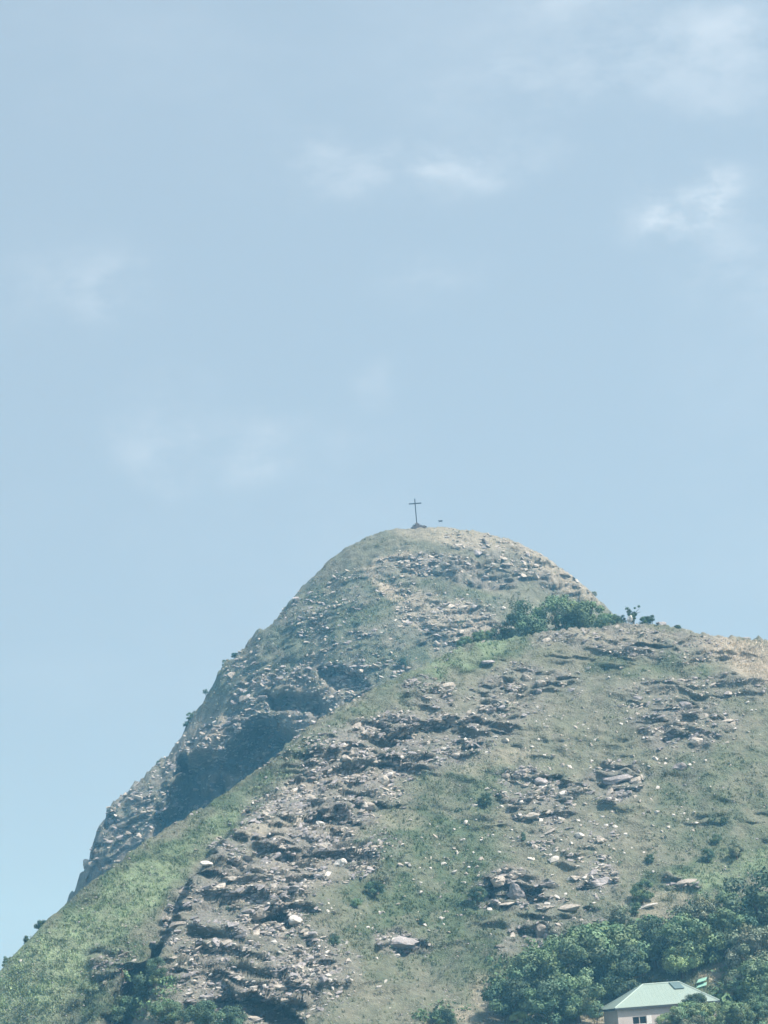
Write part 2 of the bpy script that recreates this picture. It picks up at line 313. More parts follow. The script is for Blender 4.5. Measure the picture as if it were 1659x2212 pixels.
def build_hill(name, xs, dys, near):
    X, D = np.meshgrid(xs, dys); x = X.ravel(); d = D.ravel()
    if near:
        k, kb, c = .60, .45, 6.0; yc = Y2(x)
        y = yc - d
        w = smooth(d / 14)
        xe = x + 4.0 * w * fbm(x / 22, y / 22, seed=1)
        top = R2(xe)
        drop = np.where(d > 0, k, kb) * (np.sqrt(d * d + c * c) - c)
        z = top - drop + w * (1.6 * fbm(x / 26, y / 26, seed=2) + .7 * fbm(x / 7, y / 7, seed=5, octaves=3))
    else:
        k, kb, c = 1.0, .7, 9.0; yc = np.full_like(x, 700.0)
        y = yc - d
        w = smooth(d / 16)
        xe = x + 5.0 * w * fbm(x / 24, y / 24, seed=31)
        top = R1(xe)
        drop = np.where(d > 0, k, kb) * (np.sqrt(d * d + c * c) - c)
        z = top - drop + w * (1.8 * fbm(x / 24, y / 24, seed=32) + .8 * fbm(x / 7, y / 7, seed=35, octaves=3))
    # nothing in front of the crest rises above the crest as seen from below
    crest = (R2 if near else R1)(x)
    z = np.where(d > 0, np.minimum(z, 2 + (crest - 2) * y / yc - .05 * d), z)
    P = np.stack([x, y, z], 1)
    u, v = project(P)
    vis = w
    rock = zmask(u, v, ROCK_NEAR if near else ROCK_FAR)
    uu = u + 12 * fbm(u / 40, v / 30, seed=61); vv = v + 9 * fbm(u / 40, v / 30, seed=62)
    def poly(pts):
        pts = np.array(pts, float); inside = np.zeros(len(u), bool); dist = np.full(len(u), 1e9)
        for i in range(len(pts)):
            (x1, y1), (x2, y2) = pts[i], pts[(i + 1) % len(pts)]
            cr = ((y1 > vv) != (y2 > vv)) & (uu < (x2 - x1) * (vv - y1) / (y2 - y1 + 1e-9) + x1); inside ^= cr
            t = np.clip(((uu - x1) * (x2 - x1) + (vv - y1) * (y2 - y1)) / ((x2 - x1) ** 2 + (y2 - y1) ** 2), 0, 1)
            dist = np.minimum(dist, np.hypot(uu - x1 - t * (x2 - x1), vv - y1 - t * (y2 - y1)))
        return np.where(inside, dist, -dist)
    if near:
        # the rocky spur stands proud of the green flank beside it
        e = halfside(u, v, [(905, 1480), (700, 1600), (560, 1720), (470, 1822), (405, 1905), (372, 1990), (330, 2080), (255, 2230)], 32)
        fade = smooth((1000 - u) / 500) * smooth((v - 1690) / 140)
        P[:, 1] -= 12 * e * fade * vis
        P[:, 1] += 9 * smooth(poly([(336, 2040), (372, 2040), (352, 2120), (322, 2240), (205, 2240), (235, 2150), (290, 2085)]) / 14)
        P[:, 1] += 7 * smooth(poly([(400, 2172), (470, 2155), (560, 2150), (640, 2178), (700, 2240), (390, 2240)]) / 12)
        P[:, 1] += 4 * smooth(poly([(640, 1760), (700, 1758), (770, 1775), (800, 1790), (740, 1796), (680, 1790)]) / 6)
        P[:, 1] += 4 * smooth(poly([(600, 1860), (650, 1855), (690, 1862), (650, 1875), (605, 1875)]) / 5)
        P[:, 1] += 4 * smooth(poly([(560, 1985), (590, 1970), (640, 1985), (650, 2000), (580, 2005)]) / 5)
        P[:, 1] += 3 * smooth(poly([(1025, 1915), (1070, 1905), (1085, 1945), (1040, 1955)]) / 7)
        P[:, 1] += 3 * smooth(poly([(1130, 1925), (1165, 1910), (1185, 1945), (1150, 1955)]) / 6)
        P[:, 1] += 3 * smooth(poly([(1470, 1518), (1500, 1515), (1505, 1535), (1475, 1538)]) / 5)
        P[:, 1] += 2.5 * smooth(poly([(1160, 1680), (1215, 1678), (1215, 1705), (1165, 1700)]) / 6)
        for (cx, cy, rx, ry, dep) in [(1100, 1935, 75, 34, 2.5), (1150, 2030, 50, 34, 2.0), (870, 2046, 55, 22, 1.6), (760, 1765, 120, 22, 2.2), (930, 1590, 150, 22, 1.8), (1290, 1912, 46, 12, 1.6), (560, 1870, 80, 16, 1.6), (620, 1990, 100, 22, 1.8), (800, 1660, 120, 20, 1.8)]:
            q = np.sqrt(((u - cx) / rx) ** 2 + ((v - cy - .15 * (u - cx) * -1) / ry) ** 2) + .25 * fbm(u / 30, v / 14, seed=41)
            P[:, 1] += dep * smooth((1.0 - q) / .35)
    else:
        # the hollow cliff under the peak's left shoulder
        s = poly([(385, 1622), (430, 1618), (490, 1606), (530, 1560), (575, 1545), (612, 1560), (650, 1600), (600, 1680), (560, 1780), (300, 1960), (318, 1800), (350, 1720)])
        rib = np.abs(fbm(x / 7, z / 11, seed=64, octaves=4))
        P[:, 1] += smooth(s / 26) * (23 * (1 - .30 * rib) + 2.6 * fbm(x / 3.2, z / 2.0, seed=66, octaves=4) + 2.0 * np.abs(vnoise(x / 9 + z / 14, z / 3.5, seed=67)))
        P[:, 1] += 7 * smooth(poly([(575, 1500), (620, 1492), (690, 1500), (715, 1530), (690, 1550), (640, 1540), (600, 1545)]) / 14)
        s2 = poly([(690, 1440), (760, 1445), (800, 1470), (790, 1500), (730, 1498), (690, 1470)])
        P[:, 1] += 4 * smooth(s2 / 12)
        s3 = poly([(215, 1760), (250, 1765), (255, 1790), (215, 1795)])
        P[:, 1] += 3 * smooth(s3 / 8)
    # strata: ledges that jut out and undercuts below them
    P0 = P.copy()
    q = P0[:, 2] + .10 * P0[:, 0] * (1 if near else -1.6) + 1.4 * fbm(x / 13, y / 13, seed=71)
    T = 1.8 if near else 1.7
    ph = q / T + .35 * vnoise(x / 5, y / 5, seed=72)
    saw = ph - np.floor(ph)
    ledge = smooth(saw / .75) * smooth((1 - saw) / .12)
    seg = smooth(.55 + 1.1 * fbm(x / 5, q / 1.7, seed=73, octaves=3))
    rr = np.clip(np.maximum(rock, .42 * smooth(.25 + 1.3 * fbm(x / 11, q / 5, seed=74, octaves=3)) * (1 - .8 * zmask(u, v, BRIGHT_NEAR if near else [(0, 0, 1, 1, 0, 0)]))), 0, 1)
    P[:, 1] -= vis * rr * ledge * seg * (2.6 if near else 1.7)
    P[:, 2] += vis * (.18 + .35 * rr) * fbm(x / 2.2, y / 2.2, z / 2.2, seed=75, octaves=3)
    P[:, 1] += vis * (.1 + .5 * rr) * fbm(x / 1.7, y / 1.7, z / 1.7, seed=76, octaves=3)
    cre = smooth((vnoise(x / 3.2, q / .95, seed=78) + .35 * vnoise(x / 1.1, q / .5, seed=79) - .38) / .22)
    P[:, 1] += vis * rr * cre * (1.2 if near else 1.2)
    # crest roughness stays small so that the outline keeps its shape
    P[:, 2] += (1 - vis) * ((.12 + .5 * rr + (.35 if near else 0)) * fbm(x / 1.1, y / 1.1, seed=77, octaves=3) + (0 if near else 1) * (1.2 * smooth((-16 - x) / 10) + .3) * fbm(x / 2.6, y / 9, seed=80, octaves=4))
    P[:, 2] = np.maximum(P[:, 2], -1.2 if near else -1.35)      # the foot of the hill runs out just under the plain
    nx, nd = len(xs), len(dys)
    I = np.arange(nx * nd).reshape(nd, nx)
    F = np.stack([I[:-1, :-1], I[1:, :-1], I[1:, 1:], I[:-1, 1:]], -1).reshape(-1, 4)
    me = np_mesh(name, P, F, False)
    tint(me, ground_color(u, v, near))
    o = link(name, me, MAT['terrain']); tag(o, kind='structure')
    bvh = BVHTree.FromPolygons([Vector(p) for p in P.tolist()], F.tolist())
    return o, bvh
def steps(*segs):
    return np.unique(np.concatenate([np.arange(a, b, s) for a, b, s in segs]))
peak, BVH1 = build_hill('mountain_peak', steps((-260, -84, 3), (-84, 60, .38), (60, 260, 3.01)), steps((-90, -12, 4), (-12, 95, .38), (95, 150, 3)), False)
ridge, BVH2 = build_hill('hillside', steps((-150, -56, 2), (-56, 68, .31), (68, 330, 3)), steps((-60, -6, 3), (-6, 125, .31), (125, 150, 3)), True)
tag(peak, 'distant rounded rocky mountain peak with a hollow shaded cliff'); tag(ridge, 'nearer grassy and rocky hillside below the peak')

gx, gy = np.meshgrid(np.linspace(-1450, 1450, 90), np.linspace(-180, 2400, 80))
gz = .25 + .5 * fbm(gx.ravel() / 60, gy.ravel() / 60, seed=91)
gz = np.where(np.hypot(gx.ravel(), gy.ravel()) < 60, .2, gz)
I = np.arange(90 * 80).reshape(80, 90)
gF = np.stack([I[:-1, :-1], I[:-1, 1:], I[1:, 1:], I[1:, :-1]], -1).reshape(-1, 4)
gV = np.stack([gx.ravel(), gy.ravel(), gz], 1)
ground = link('ground', np_mesh('ground', gV, gF), MAT['plain']); tag(ground, 'flat dry plain at the foot of the hills', kind='structure')
BVH0 = BVHTree.FromPolygons([Vector(p) for p in gV.tolist()], gF.tolist())

def hit(u, v):
    """Nearest ground along the ray through a frame point: (point, normal, near?)."""
    d = Vector(ray(u, v)); o = Vector(CAM); best = None
    for b, nr in ((BVH2, 1), (BVH1, 0), (BVH0, 1)):
        p, n, i, t = b.ray_cast(o, d, 1500)
        if p is not None and (best is None or t < best[3]): best = (p, n if n.z > 0 or n.y < 0 else -n, nr, t)
    return best
def drop_z(x, y):
    best = -50.0
    for b in (BVH2, BVH1, BVH0):
        p = b.ray_cast(Vector((x, y, 400)), Vector((0, 0, -1)), 500)[0]
        if p is not None: best = max(best, p.z)
    return best

# ------------------------------------------------------------------ rocks
def rock_proto(seed, sx, sy, sz, npts=16):
    r = random.Random(seed); bm = bmesh.new()
    for _ in range(npts):
        v = Vector((r.gauss(0, 1), r.gauss(0, 1), r.gauss(0, 1))).normalized()
        m = max(abs(v.x), abs(v.y), abs(v.z)); v = v * (.55 / m + .45) * r.uniform(.72, 1.0)
        bm.verts.new((v.x * sx, v.y * sy, v.z * sz))
    res = bmesh.ops.convex_hull(bm, input=bm.verts[:])
    bmesh.ops.delete(bm, geom=list({e for e in res['geom_interior'] if isinstance(e, bmesh.types.BMVert)}), context='VERTS')
    bmesh.ops.triangulate(bm, faces=bm.faces[:]); bmesh.ops.recalc_face_normals(bm, faces=bm.faces[:])
    bm.verts.index_update()
    V = np.array([v.co[:] for v in bm.verts]); F = np.array([[v.index for v in f.verts] for f in bm.faces]); bm.free()
    return V, F
PROTO = [rock_proto(100 + i, .5, .36, .14 + .045 * (i % 3), 14 + i % 3) for i in range(8)] + [rock_proto(200 + i, .5, .42, .27, 18) for i in range(6)]
PM = {}
for mname in ('grey', 'tan', 'pale'):
    for i, (V, F) in enumerate(PROTO):
        me = np_mesh('rock', V, F); me.materials.append(MAT[mname]); PM[(mname, i)] = me

def rot_matrix(roll_y, pitch_x, yaw_z):
    return (Matrix.Rotation(roll_y, 3, 'Y') @ Matrix.Rotation(pitch_x, 3, 'X') @ Matrix.Rotation(yaw_z, 3, 'Z'))
def scatter_rocks():
    N = 300000
    u = RNG.uniform(-10, 1670, N); v = RNG.uniform(1140, 2225, N); pick = RNG.random(N)
    near_guess = np.zeros(N, bool); re = np.array(sorted([(a, b) for a, b, _ in RIDGE_EDGE]))
    near_guess = v > np.interp(u, re[:, 0], re[:, 1])
    dens = np.where(near_guess, zmask(u, v, ROCK_NEAR), zmask(u, v, ROCK_FAR))
    clump = smooth(.5 + .9 * fbm(u / 46, v / 26, seed=81, octaves=3))
    p = np.where(near_guess,  .20 * dens * (.15 + clump) + .075 * (.16 + 1.1 * clump * clump), .11 * dens * (.2 + clump) + .045 * (.2 + .9 * clump))
    # the outline stays clean on the far side of the sky
    keep = np.nonzero(pick < p)[0]
    rows = []
    for i in keep:
        h = hit(u[i], v[i])
        if h is None: continue
        pt, n, nr, t = h
        if pt.y > 699.5 or (nr and pt.z < 1.2): continue
        dn = dens[i]
        L = math.exp(random.gauss(math.log(.37 if nr else .52), .50)) * (1 + .45 * dn)
        L = min(L, 1.9 if nr else 2.4) * (1 if dn > .3 else .62)
        slab = dn > .3 and random.random() < .75
        k = random.randrange(8) if slab else 8 + random.randrange(6)
        if not slab: L *= .62
        tone = 'grey'
        q = random.random()
        if nr: tone = 'pale' if q < (.14 if dn > .3 else .34) else ('tan' if q < .50 else 'grey')
        else: tone = 'pale' if q < .09 else ('tan' if q < (.75 if (v[i] < 1420 and u[i] > 820) else .45) else 'grey')
        if tone == 'pale': L *= .72
        base = rad(random.gauss(-5 if nr else 9, 14))
        m = rot_matrix(base, rad(random.gauss(10, 16)), rad(random.gauss(0, 45) if slab else random.uniform(0, 360)))
        sc = Vector((L * random.uniform(.9, 1.35), L * random.uniform(.8, 1.1), L * random.uniform(.75, 1.25)))
        off = Vector((0, -.12 * L, random.uniform(-.06, .07) * L))
        rows.append((L / t, nr, k, tone, pt + off, m, sc))
    zs = [(1300, 1560, 330, 120, 0, 1), (1250, 1760, 260, 110, 0, 1), (950, 1900, 150, 130, 20, .7), (1200, 1900, 230, 60, 0, .6), (700, 2060, 160, 110, 0, .8), (1000, 1330, 150, 60, -15, .5), (1550, 1520, 120, 60, 0, .6)]
    for _ in range(480):
        cx, cy, rx, ry, rot, w = random.choices(zs, [z[5] * z[2] * z[3] for z in zs])[0]
        a, q = random.uniform(0, 6.283), math.sqrt(random.random())
        h = hit(cx + rx * q * math.cos(a), cy - ry * q * math.sin(a))
        if h is None or (h[2] and h[0].z < 1.2): continue
        L = math.exp(random.gauss(math.log(.52), .32)) * (1 if h[2] else 1.5)
        rows.append((L / h[3], h[2], 8 + random.randrange(6), 'pale' if random.random() < .6 else 'tan', h[0] + Vector((0, 0, .08 * L)), rot_matrix(rad(random.gauss(0, 22)), rad(random.gauss(10, 20)), random.uniform(0, 6.28)), Vector((L * random.uniform(.9, 1.4), L, L * random.uniform(.8, 1.3)))))
    rows.sort(key=lambda r: -r[0])
    return rows
rocks = scatter_rocks()
def place_rock(row, name, parent=None):
    _, nr, k, tone, pt, m, sc = row
    o = bpy.data.objects.new(name, PM[(tone, k)]); col.objects.link(o)
    o.matrix_world = Matrix.Translation(pt) @ m.to_4x4() @ Matrix.Diagonal((*sc, 1))
    if parent is not None: o.parent = parent
    return o
for nr, par in ((1, ridge), (0, peak)):
    mine = [r for r in rocks if r[1] == nr]
    for r in mine[:290]: place_rock(r, 'rock', par)
    Vs, Fs, mi, off = [], [], [], 0
    for r in mine[290:]:
        _, _, k, tone, pt, m, sc = r
        V, F = PROTO[k]
        A = np.array(m) @ np.diag(sc)
        Vs.append(V @ A.T + np.array(pt)); Fs.append(F + off); off += len(V); mi += [('grey', 'tan', 'pale').index(tone)] * len(F)
    me = np_mesh('small_rocks', np.concatenate(Vs), np.concatenate(Fs))
    for t in ('grey', 'tan', 'pale'): me.materials.append(MAT[t])
    me.polygons.foreach_set('material_index', np.array(mi, np.int32))
    o = link('small_rocks', me, None, par); tag(o, 'countless small grey and tan stones on the slope', kind='stuff')

# ------------------------------------------------------------------ grass and low scrub
def tuft_mesh(name, pts, size, colors, blades=6, width=.16, seed=1):
    r = np.random.default_rng(seed); n = len(pts)
    P = np.repeat(np.array(pts), blades, 0); S = np.repeat(np.array(size), blades); C = np.repeat(np.array(colors), blades * 3, 0)
    m = len(P); a = r.uniform(0, 2 * np.pi, m); lean = r.uniform(.1, .75, m); h = S * r.uniform(.6, 1.1, m)
    b0 = P + np.stack([r.normal(0, .28, m) * S, r.normal(0, .28, m) * S, -.05 * S], 1)
    side = np.stack([-np.sin(a), np.cos(a), np.zeros(m)], 1) * (width * S)[:, None]
    tip = b0 + np.stack([np.cos(a) * lean * h, np.sin(a) * lean * h, h], 1)
    V = np.stack([b0 - side, b0 + side, tip], 1).reshape(-1, 3); F = np.arange(m * 3).reshape(-1, 3)
    me = np_mesh(name, V, F); C = C * np.repeat(r.uniform(.6, 1.35, m), 3)[:, None]; tint(me, C); return me
def scatter_tufts():
    N = 120000
    u = RNG.uniform(-5, 1665, N); v = RNG.uniform(1140, 2220, N); pick = RNG.random(N)
    re = np.array(sorted([(a, b) for a, b, _ in RIDGE_EDGE])); nearg = v > np.interp(u, re[:, 0], re[:, 1])
    g = np.where(nearg, zmask(u, v, GREEN_NEAR), zmask(u, v, GREEN_FAR)); rk = np.where(nearg, zmask(u, v, ROCK_NEAR), zmask(u, v, ROCK_FAR))
    patch = smooth(.5 + 1.0 * fbm(u / 30, v / 18, seed=85, octaves=4))
    p = (.16 + .6 * g) * (1 - .6 * rk) * (.2 + 1.1 * patch)
    out = {0: ([], [], [], []), 1: ([], [], [], [])}
    for i in np.nonzero(pick < p)[0]:
        h = hit(u[i], v[i])
        if h is None or (h[2] and h[0].z < .8) or h[0].y > 694: continue
        L = out[h[2]]; L[0].append(h[0][:]); L[1].append(random.uniform(.14, .46) * (1 if h[2] else 1.4)); L[2].append(u[i]); L[3].append(v[i])
    return out
for nr, (pts, sz, us, vs_) in scatter_tufts().items():
    c = ground_color(np.array(us), np.array(vs_), bool(nr)) * np.array([1.12, 1.2, 1.05])
    o = link('grass', tuft_mesh('grass', pts, sz, c, seed=5 + nr), MAT['tuft'])
    tag(o, 'short rough turf covering the near hillside' if nr else 'thin turf covering the far mountain peak', 'grass', kind='stuff')

def leaf_cloud(centres, radii, per, leaf, colors, seed, squash=.8):
    """Leaf-sized faces spread over many small clumps."""
    r = np.random.default_rng(seed); n = len(centres)
    Cn = np.repeat(np.array(centres), per, 0); R = np.repeat(np.array(radii), per); m = len(Cn)
    d = r.normal(0, 1, (m, 3)); d /= np.linalg.norm(d, axis=1)[:, None]
    p = Cn + d * (R * r.uniform(.55, 1.08, m))[:, None] * np.array([1, 1, squash])
    nrm = d + r.normal(0, .38, (m, 3)) + np.array([0, 0, .25]); nrm /= np.linalg.norm(nrm, axis=1)[:, None]
    t = np.cross(nrm, r.normal(0, 1, (m, 3))); t /= np.linalg.norm(t, axis=1)[:, None]; b = np.cross(nrm, t)
    s = (np.repeat(np.array(leaf), per) if np.ndim(leaf) else np.full(m, leaf)) * r.uniform(.6, 1.3, m)
    s = s[:, None]
    V = np.stack([p - t * s * .5, p + b * s * .32, p + t * s * .55, p - b * s * .32], 1).reshape(-1, 3)
    col_ = np.repeat(np.array(colors), per, 0) * r.uniform(.86, 1.14, m)[:, None]
    return V, np.arange(m * 4).reshape(-1, 4), np.repeat(col_, 4, 0)
def scatter_scrub(near, zones, count, r0, r1, c0, name, label, seed):
    rr = random.Random(seed); cs, rs, cols = [], [], []
    while len(cs) < count:
        cx, cy, rx, ry, rot, w = rr.choices(zones, [z[5] * z[2] * z[3] for z in zones])[0]
        a, q = rr.uniform(0, 6.283), math.sqrt(rr.random())
        du, dv = rx * q * math.cos(a), ry * q * math.sin(a); c, s = math.cos(rad(rot)), math.sin(rad(rot))
        uu, vv = cx + du * c - dv * s, cy - (du * s + dv * c)
        h = hit(uu, vv)
        if h is None or bool(h[2]) != near or h[0].y > 692 or math.hypot(uu - 1520, (vv - 2118) * 1.1) < 36: count -= .2; continue
        R = rr.uniform(r0, r1) * (1.6 if rr.random() < .12 else 1)
        for _ in range(3):
            cs.append(np.array(h[0]) + np.array([rr.gauss(0, R * .6), rr.gauss(0, R * .4), R * rr.uniform(.2, .6)])); rs.append(R * rr.uniform(.6, 1)); cols.append(np.array(c0) * rr.uniform(.7, 1.3))
    V, F, C = leaf_cloud(cs, rs, 16, [x * .5 for x in rs], cols, seed, .7)
    me = np_mesh(name, V, F); tint(me, C); o = link(name, me, MAT['leaf']); tag(o, label, 'scrub', kind='stuff')
scatter_scrub(True, [(90, 2130, 210, 110, 35, 1), (240, 1960, 200, 50, 38, 1), (500, 1760, 240, 24, 36, .8)], 700, .2, .45, (.175, .23, .14), 'low_scrub', 'pale green low scrub on the left flank of the hillside', 3)
scatter_scrub(True, [(90, 2110, 190, 90, 38, 1), (240, 1950, 190, 46, 38, 1), (470, 1780, 230, 26, 36, 1), (290, 2060, 60, 70, 40, .8)], 420, .14, .34, (.085, .125, .075), 'low_scrub', 'scattered darker scrub on the green left flank of the hillside', 12)
scatter_scrub(True, [(900, 1900, 170, 180, 20, .8), (1050, 1700, 110, 70, 0, .6), (1300, 1990, 130, 60, 0, 1), (1500, 1870, 130, 60, 0, .8), (560, 2050, 160, 120, 0, .3), (1400, 1700, 250, 180, 0, .12)], 560, .18, .42, (.06, .10, .06), 'low_scrub', 'dark green low scrub on the middle of the hillside', 4)
scatter_scrub(False, [(600, 1480, 220, 110, 35, 1), (780, 1380, 160, 90, 0, .7), (300, 1790, 110, 110, 45, .8), (980, 1300, 150, 60, 0, .3)], 520, .3, .6, (.06, .095, .065), 'low_scrub', 'dark low scrub clinging to the far mountain peak', 6)

scatter_scrub(True, [(1180, 2120, 110, 80, 0, 1), (1300, 2070, 110, 70, 10, 1), (1420, 2030, 90, 50, 10, 1), (1540, 2010, 120, 60, 15, 1), (1620, 2100, 70, 110, 0, 1), (1520, 2180, 130, 40, 0, .8), (960, 2195, 60, 22, 0, .6), (320, 2150, 60, 60, 30, .7)], 1500, .5, 1.15, (.11, .18, .09), 'undergrowth', 'dense green undergrowth filling the wood around the house', 8)
# dry straw on the shoulder at the frame's edge
pts, sz = [], []
for _ in range(2600):
    h = hit(random.gauss(1620, 55), random.uniform(1384, 1465))
    if h is None or not h[2]: continue
    uu, vv = project(np.array(h[0]))
    if (vv - 1384) > (uu - 1500) * .62 or uu < 1480: continue
    pts.append(h[0][:]); sz.append(random.uniform(.2, .5))
o = link('dry_grass', tuft_mesh('dry_grass', pts, sz, np.tile([.60, .53, .43], (len(pts), 1)), blades=7, width=.07, seed=9), MAT['tuft'])
tag(o, 'straw-coloured dry grass on the shoulder of the hillside', 'dry grass', kind='stuff')

# ------------------------------------------------------------------ trees and bushes
def crown_proto(kind, seed, dark):
    r = random.Random(seed); cs, rs, cols = [], [], []
    n = {'round': 34, 'wide': 40, 'spiky': 34, 'upright': 26}[kind]
    for i in range(n):
        a, h = r.uniform(0, 6.283), r.uniform(-.75, .95)
        w = math.sqrt(max(0.05, 1 - h * h)) * r.uniform(.55, .95) if i > n // 4 else r.uniform(0, .5)
        if kind == 'wide': p = np.array([w * math.cos(a) * 1.15, w * math.sin(a) * 1.0, h * .62])
        elif kind == 'upright': p = np.array([w * math.cos(a) * .55 * (1 - .35 * h), w * math.sin(a) * .55 * (1 - .35 * h), h * 1.1])
        elif kind == 'spiky':
            q = r.random(); e = r.random(); xl, xr = -.22 - .55 * q, .12 + .6 * q; xx = xl + (xr - xl) * e
            p = np.array([xx, r.gauss(0, .12), -.75 + q * (1.15 + .8 * abs(e - .45) * (1.15 if e < .45 else .8))])
        else: p = np.array([w * math.cos(a), w * math.sin(a), h * .85])
        cs.append(p); rs.append(r.uniform(.2, .36) * (.5 if kind == 'spiky' else 1)); cols.append(np.array(dark) * r.uniform(.72, 1.35) * np.array([r.uniform(.9, 1.15), 1, r.uniform(.85, 1.1)]))
    V, F, C = leaf_cloud(cs, rs, 230 if kind != 'spiky' else 120, .088, cols, seed)
    me = np_mesh('crown', V, F); tint(me, C); me.materials.append(MAT['leaf']); return me
def tube(bm, pts, radii, sides=6):
    rings = []
    for i, p in enumerate(pts):
        p = Vector(p); d = (Vector(pts[min(i + 1, len(pts) - 1)]) - Vector(pts[max(i - 1, 0)])).normalized()
        x = d.orthogonal().normalized(); y = d.cross(x)
        rings.append([bm.verts.new(p + (x * math.cos(6.2832 * k / sides) + y * math.sin(6.2832 * k / sides)) * radii[i]) for k in range(sides)])
    for a, b in zip(rings, rings[1:]):
        for k in range(sides): bm.faces.new((a[k], a[(k + 1) % sides], b[(k + 1) % sides], b[k]))
    bm.faces.new(rings[0][::-1]); bm.faces.new(rings[-1])
def trunk_proto(kind, seed):
    r = random.Random(seed); bm = bmesh.new()
    hi = {'round': -.1, 'wide': -.1, 'spiky': .3, 'upright': .5}[kind]
    tube(bm, [(0, 0, -1.35), (.03, .02, -.85), (.02, -.02, (hi - .85) / 2), (0, .03, hi)], [.095, .075, .06, .04], 7)
    for i in range(5 if kind != 'spiky' else 3):
        a = i * 1.26 + r.uniform(-.3, .3); z0 = r.uniform(-.8, hi - .1); l = r.uniform(.5, .75)
        if kind == 'spiky': tip = [(-.7, 0, 1.05), (.7, 0, .65), (.8, .05, .2)][i]; l = None
        else: tip = (math.cos(a) * l, math.sin(a) * l, z0 + r.uniform(.35, .7))
        tube(bm, [(0, 0, z0), (tip[0] * .5, tip[1] * .5, (z0 + tip[2]) / 2 + .06), tip], [.045, .03, .012], 5)
    bmesh.ops.recalc_face_normals(bm, faces=bm.faces)
    me = bpy.data.meshes.new('trunk'); bm.to_mesh(me); bm.free(); me.materials.append(MAT['bark']); return me
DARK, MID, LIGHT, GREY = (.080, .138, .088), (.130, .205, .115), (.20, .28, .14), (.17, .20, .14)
CP = {}
def crown(kind, tone, var):
    key = (kind, tone, var)
    if key not in CP: CP[key] = (crown_proto(kind, hash(key[0]) % 1 + 300 + var * 7 + sum(map(ord, kind + tone)), {'dark': DARK, 'mid': MID, 'light': LIGHT, 'grey': GREY}[tone]), trunk_proto(kind, 400 + var))
    return CP[key]
def plant(name, u, v, r, kind, tone, label, cat, group=None, Y=None, sx=1.0, sz=1.0, var=None, base=.95):
    """Crown centre at frame point (u, v), radius r frame units; stands on the ground below it."""
    if Y is None:
        h = hit(u, v + r * base)
        if h is None: h = hit(u, v + r * 1.4)
        if h is None: print('NO GROUND', label); return None
        Y = h[0].y
    c = unproj(u, v, Y); R = r / FD * float(np.dot(c - CAM, AX_F)); zg = drop_z(c[0], c[1])
    cm, tm = crown(kind, tone, random.randrange(3) if var is None else var)
    root = empty(name, (c[0], c[1], zg - .1))
    a = random.uniform(0, 6.28) if kind != 'spiky' else 0
    k = link('crown', cm, None, root); k.location = (0, 0, c[2] - zg + .1); k.rotation_euler = (0, 0, a); k.scale = (R * sx, R * sx, R * sz)
    hgt = c[2] - zg + .1
    t = link('trunk', tm, None, root); t.rotation_euler = (0, 0, a); t.scale = (R, R, max(hgt / 1.3, R * .4)); t.location = (0, 0, max(hgt / 1.3, R * .4) * 1.3 - .05)
    tag(root, label, cat, group); return root
G_WOOD, G_SADDLE, G_SLOPE, G_EDGE = 'trees in the wooded corner by the house', 'bushes along the saddle', 'bushes dotted over the hillside', 'bushes on the outline against the sky'
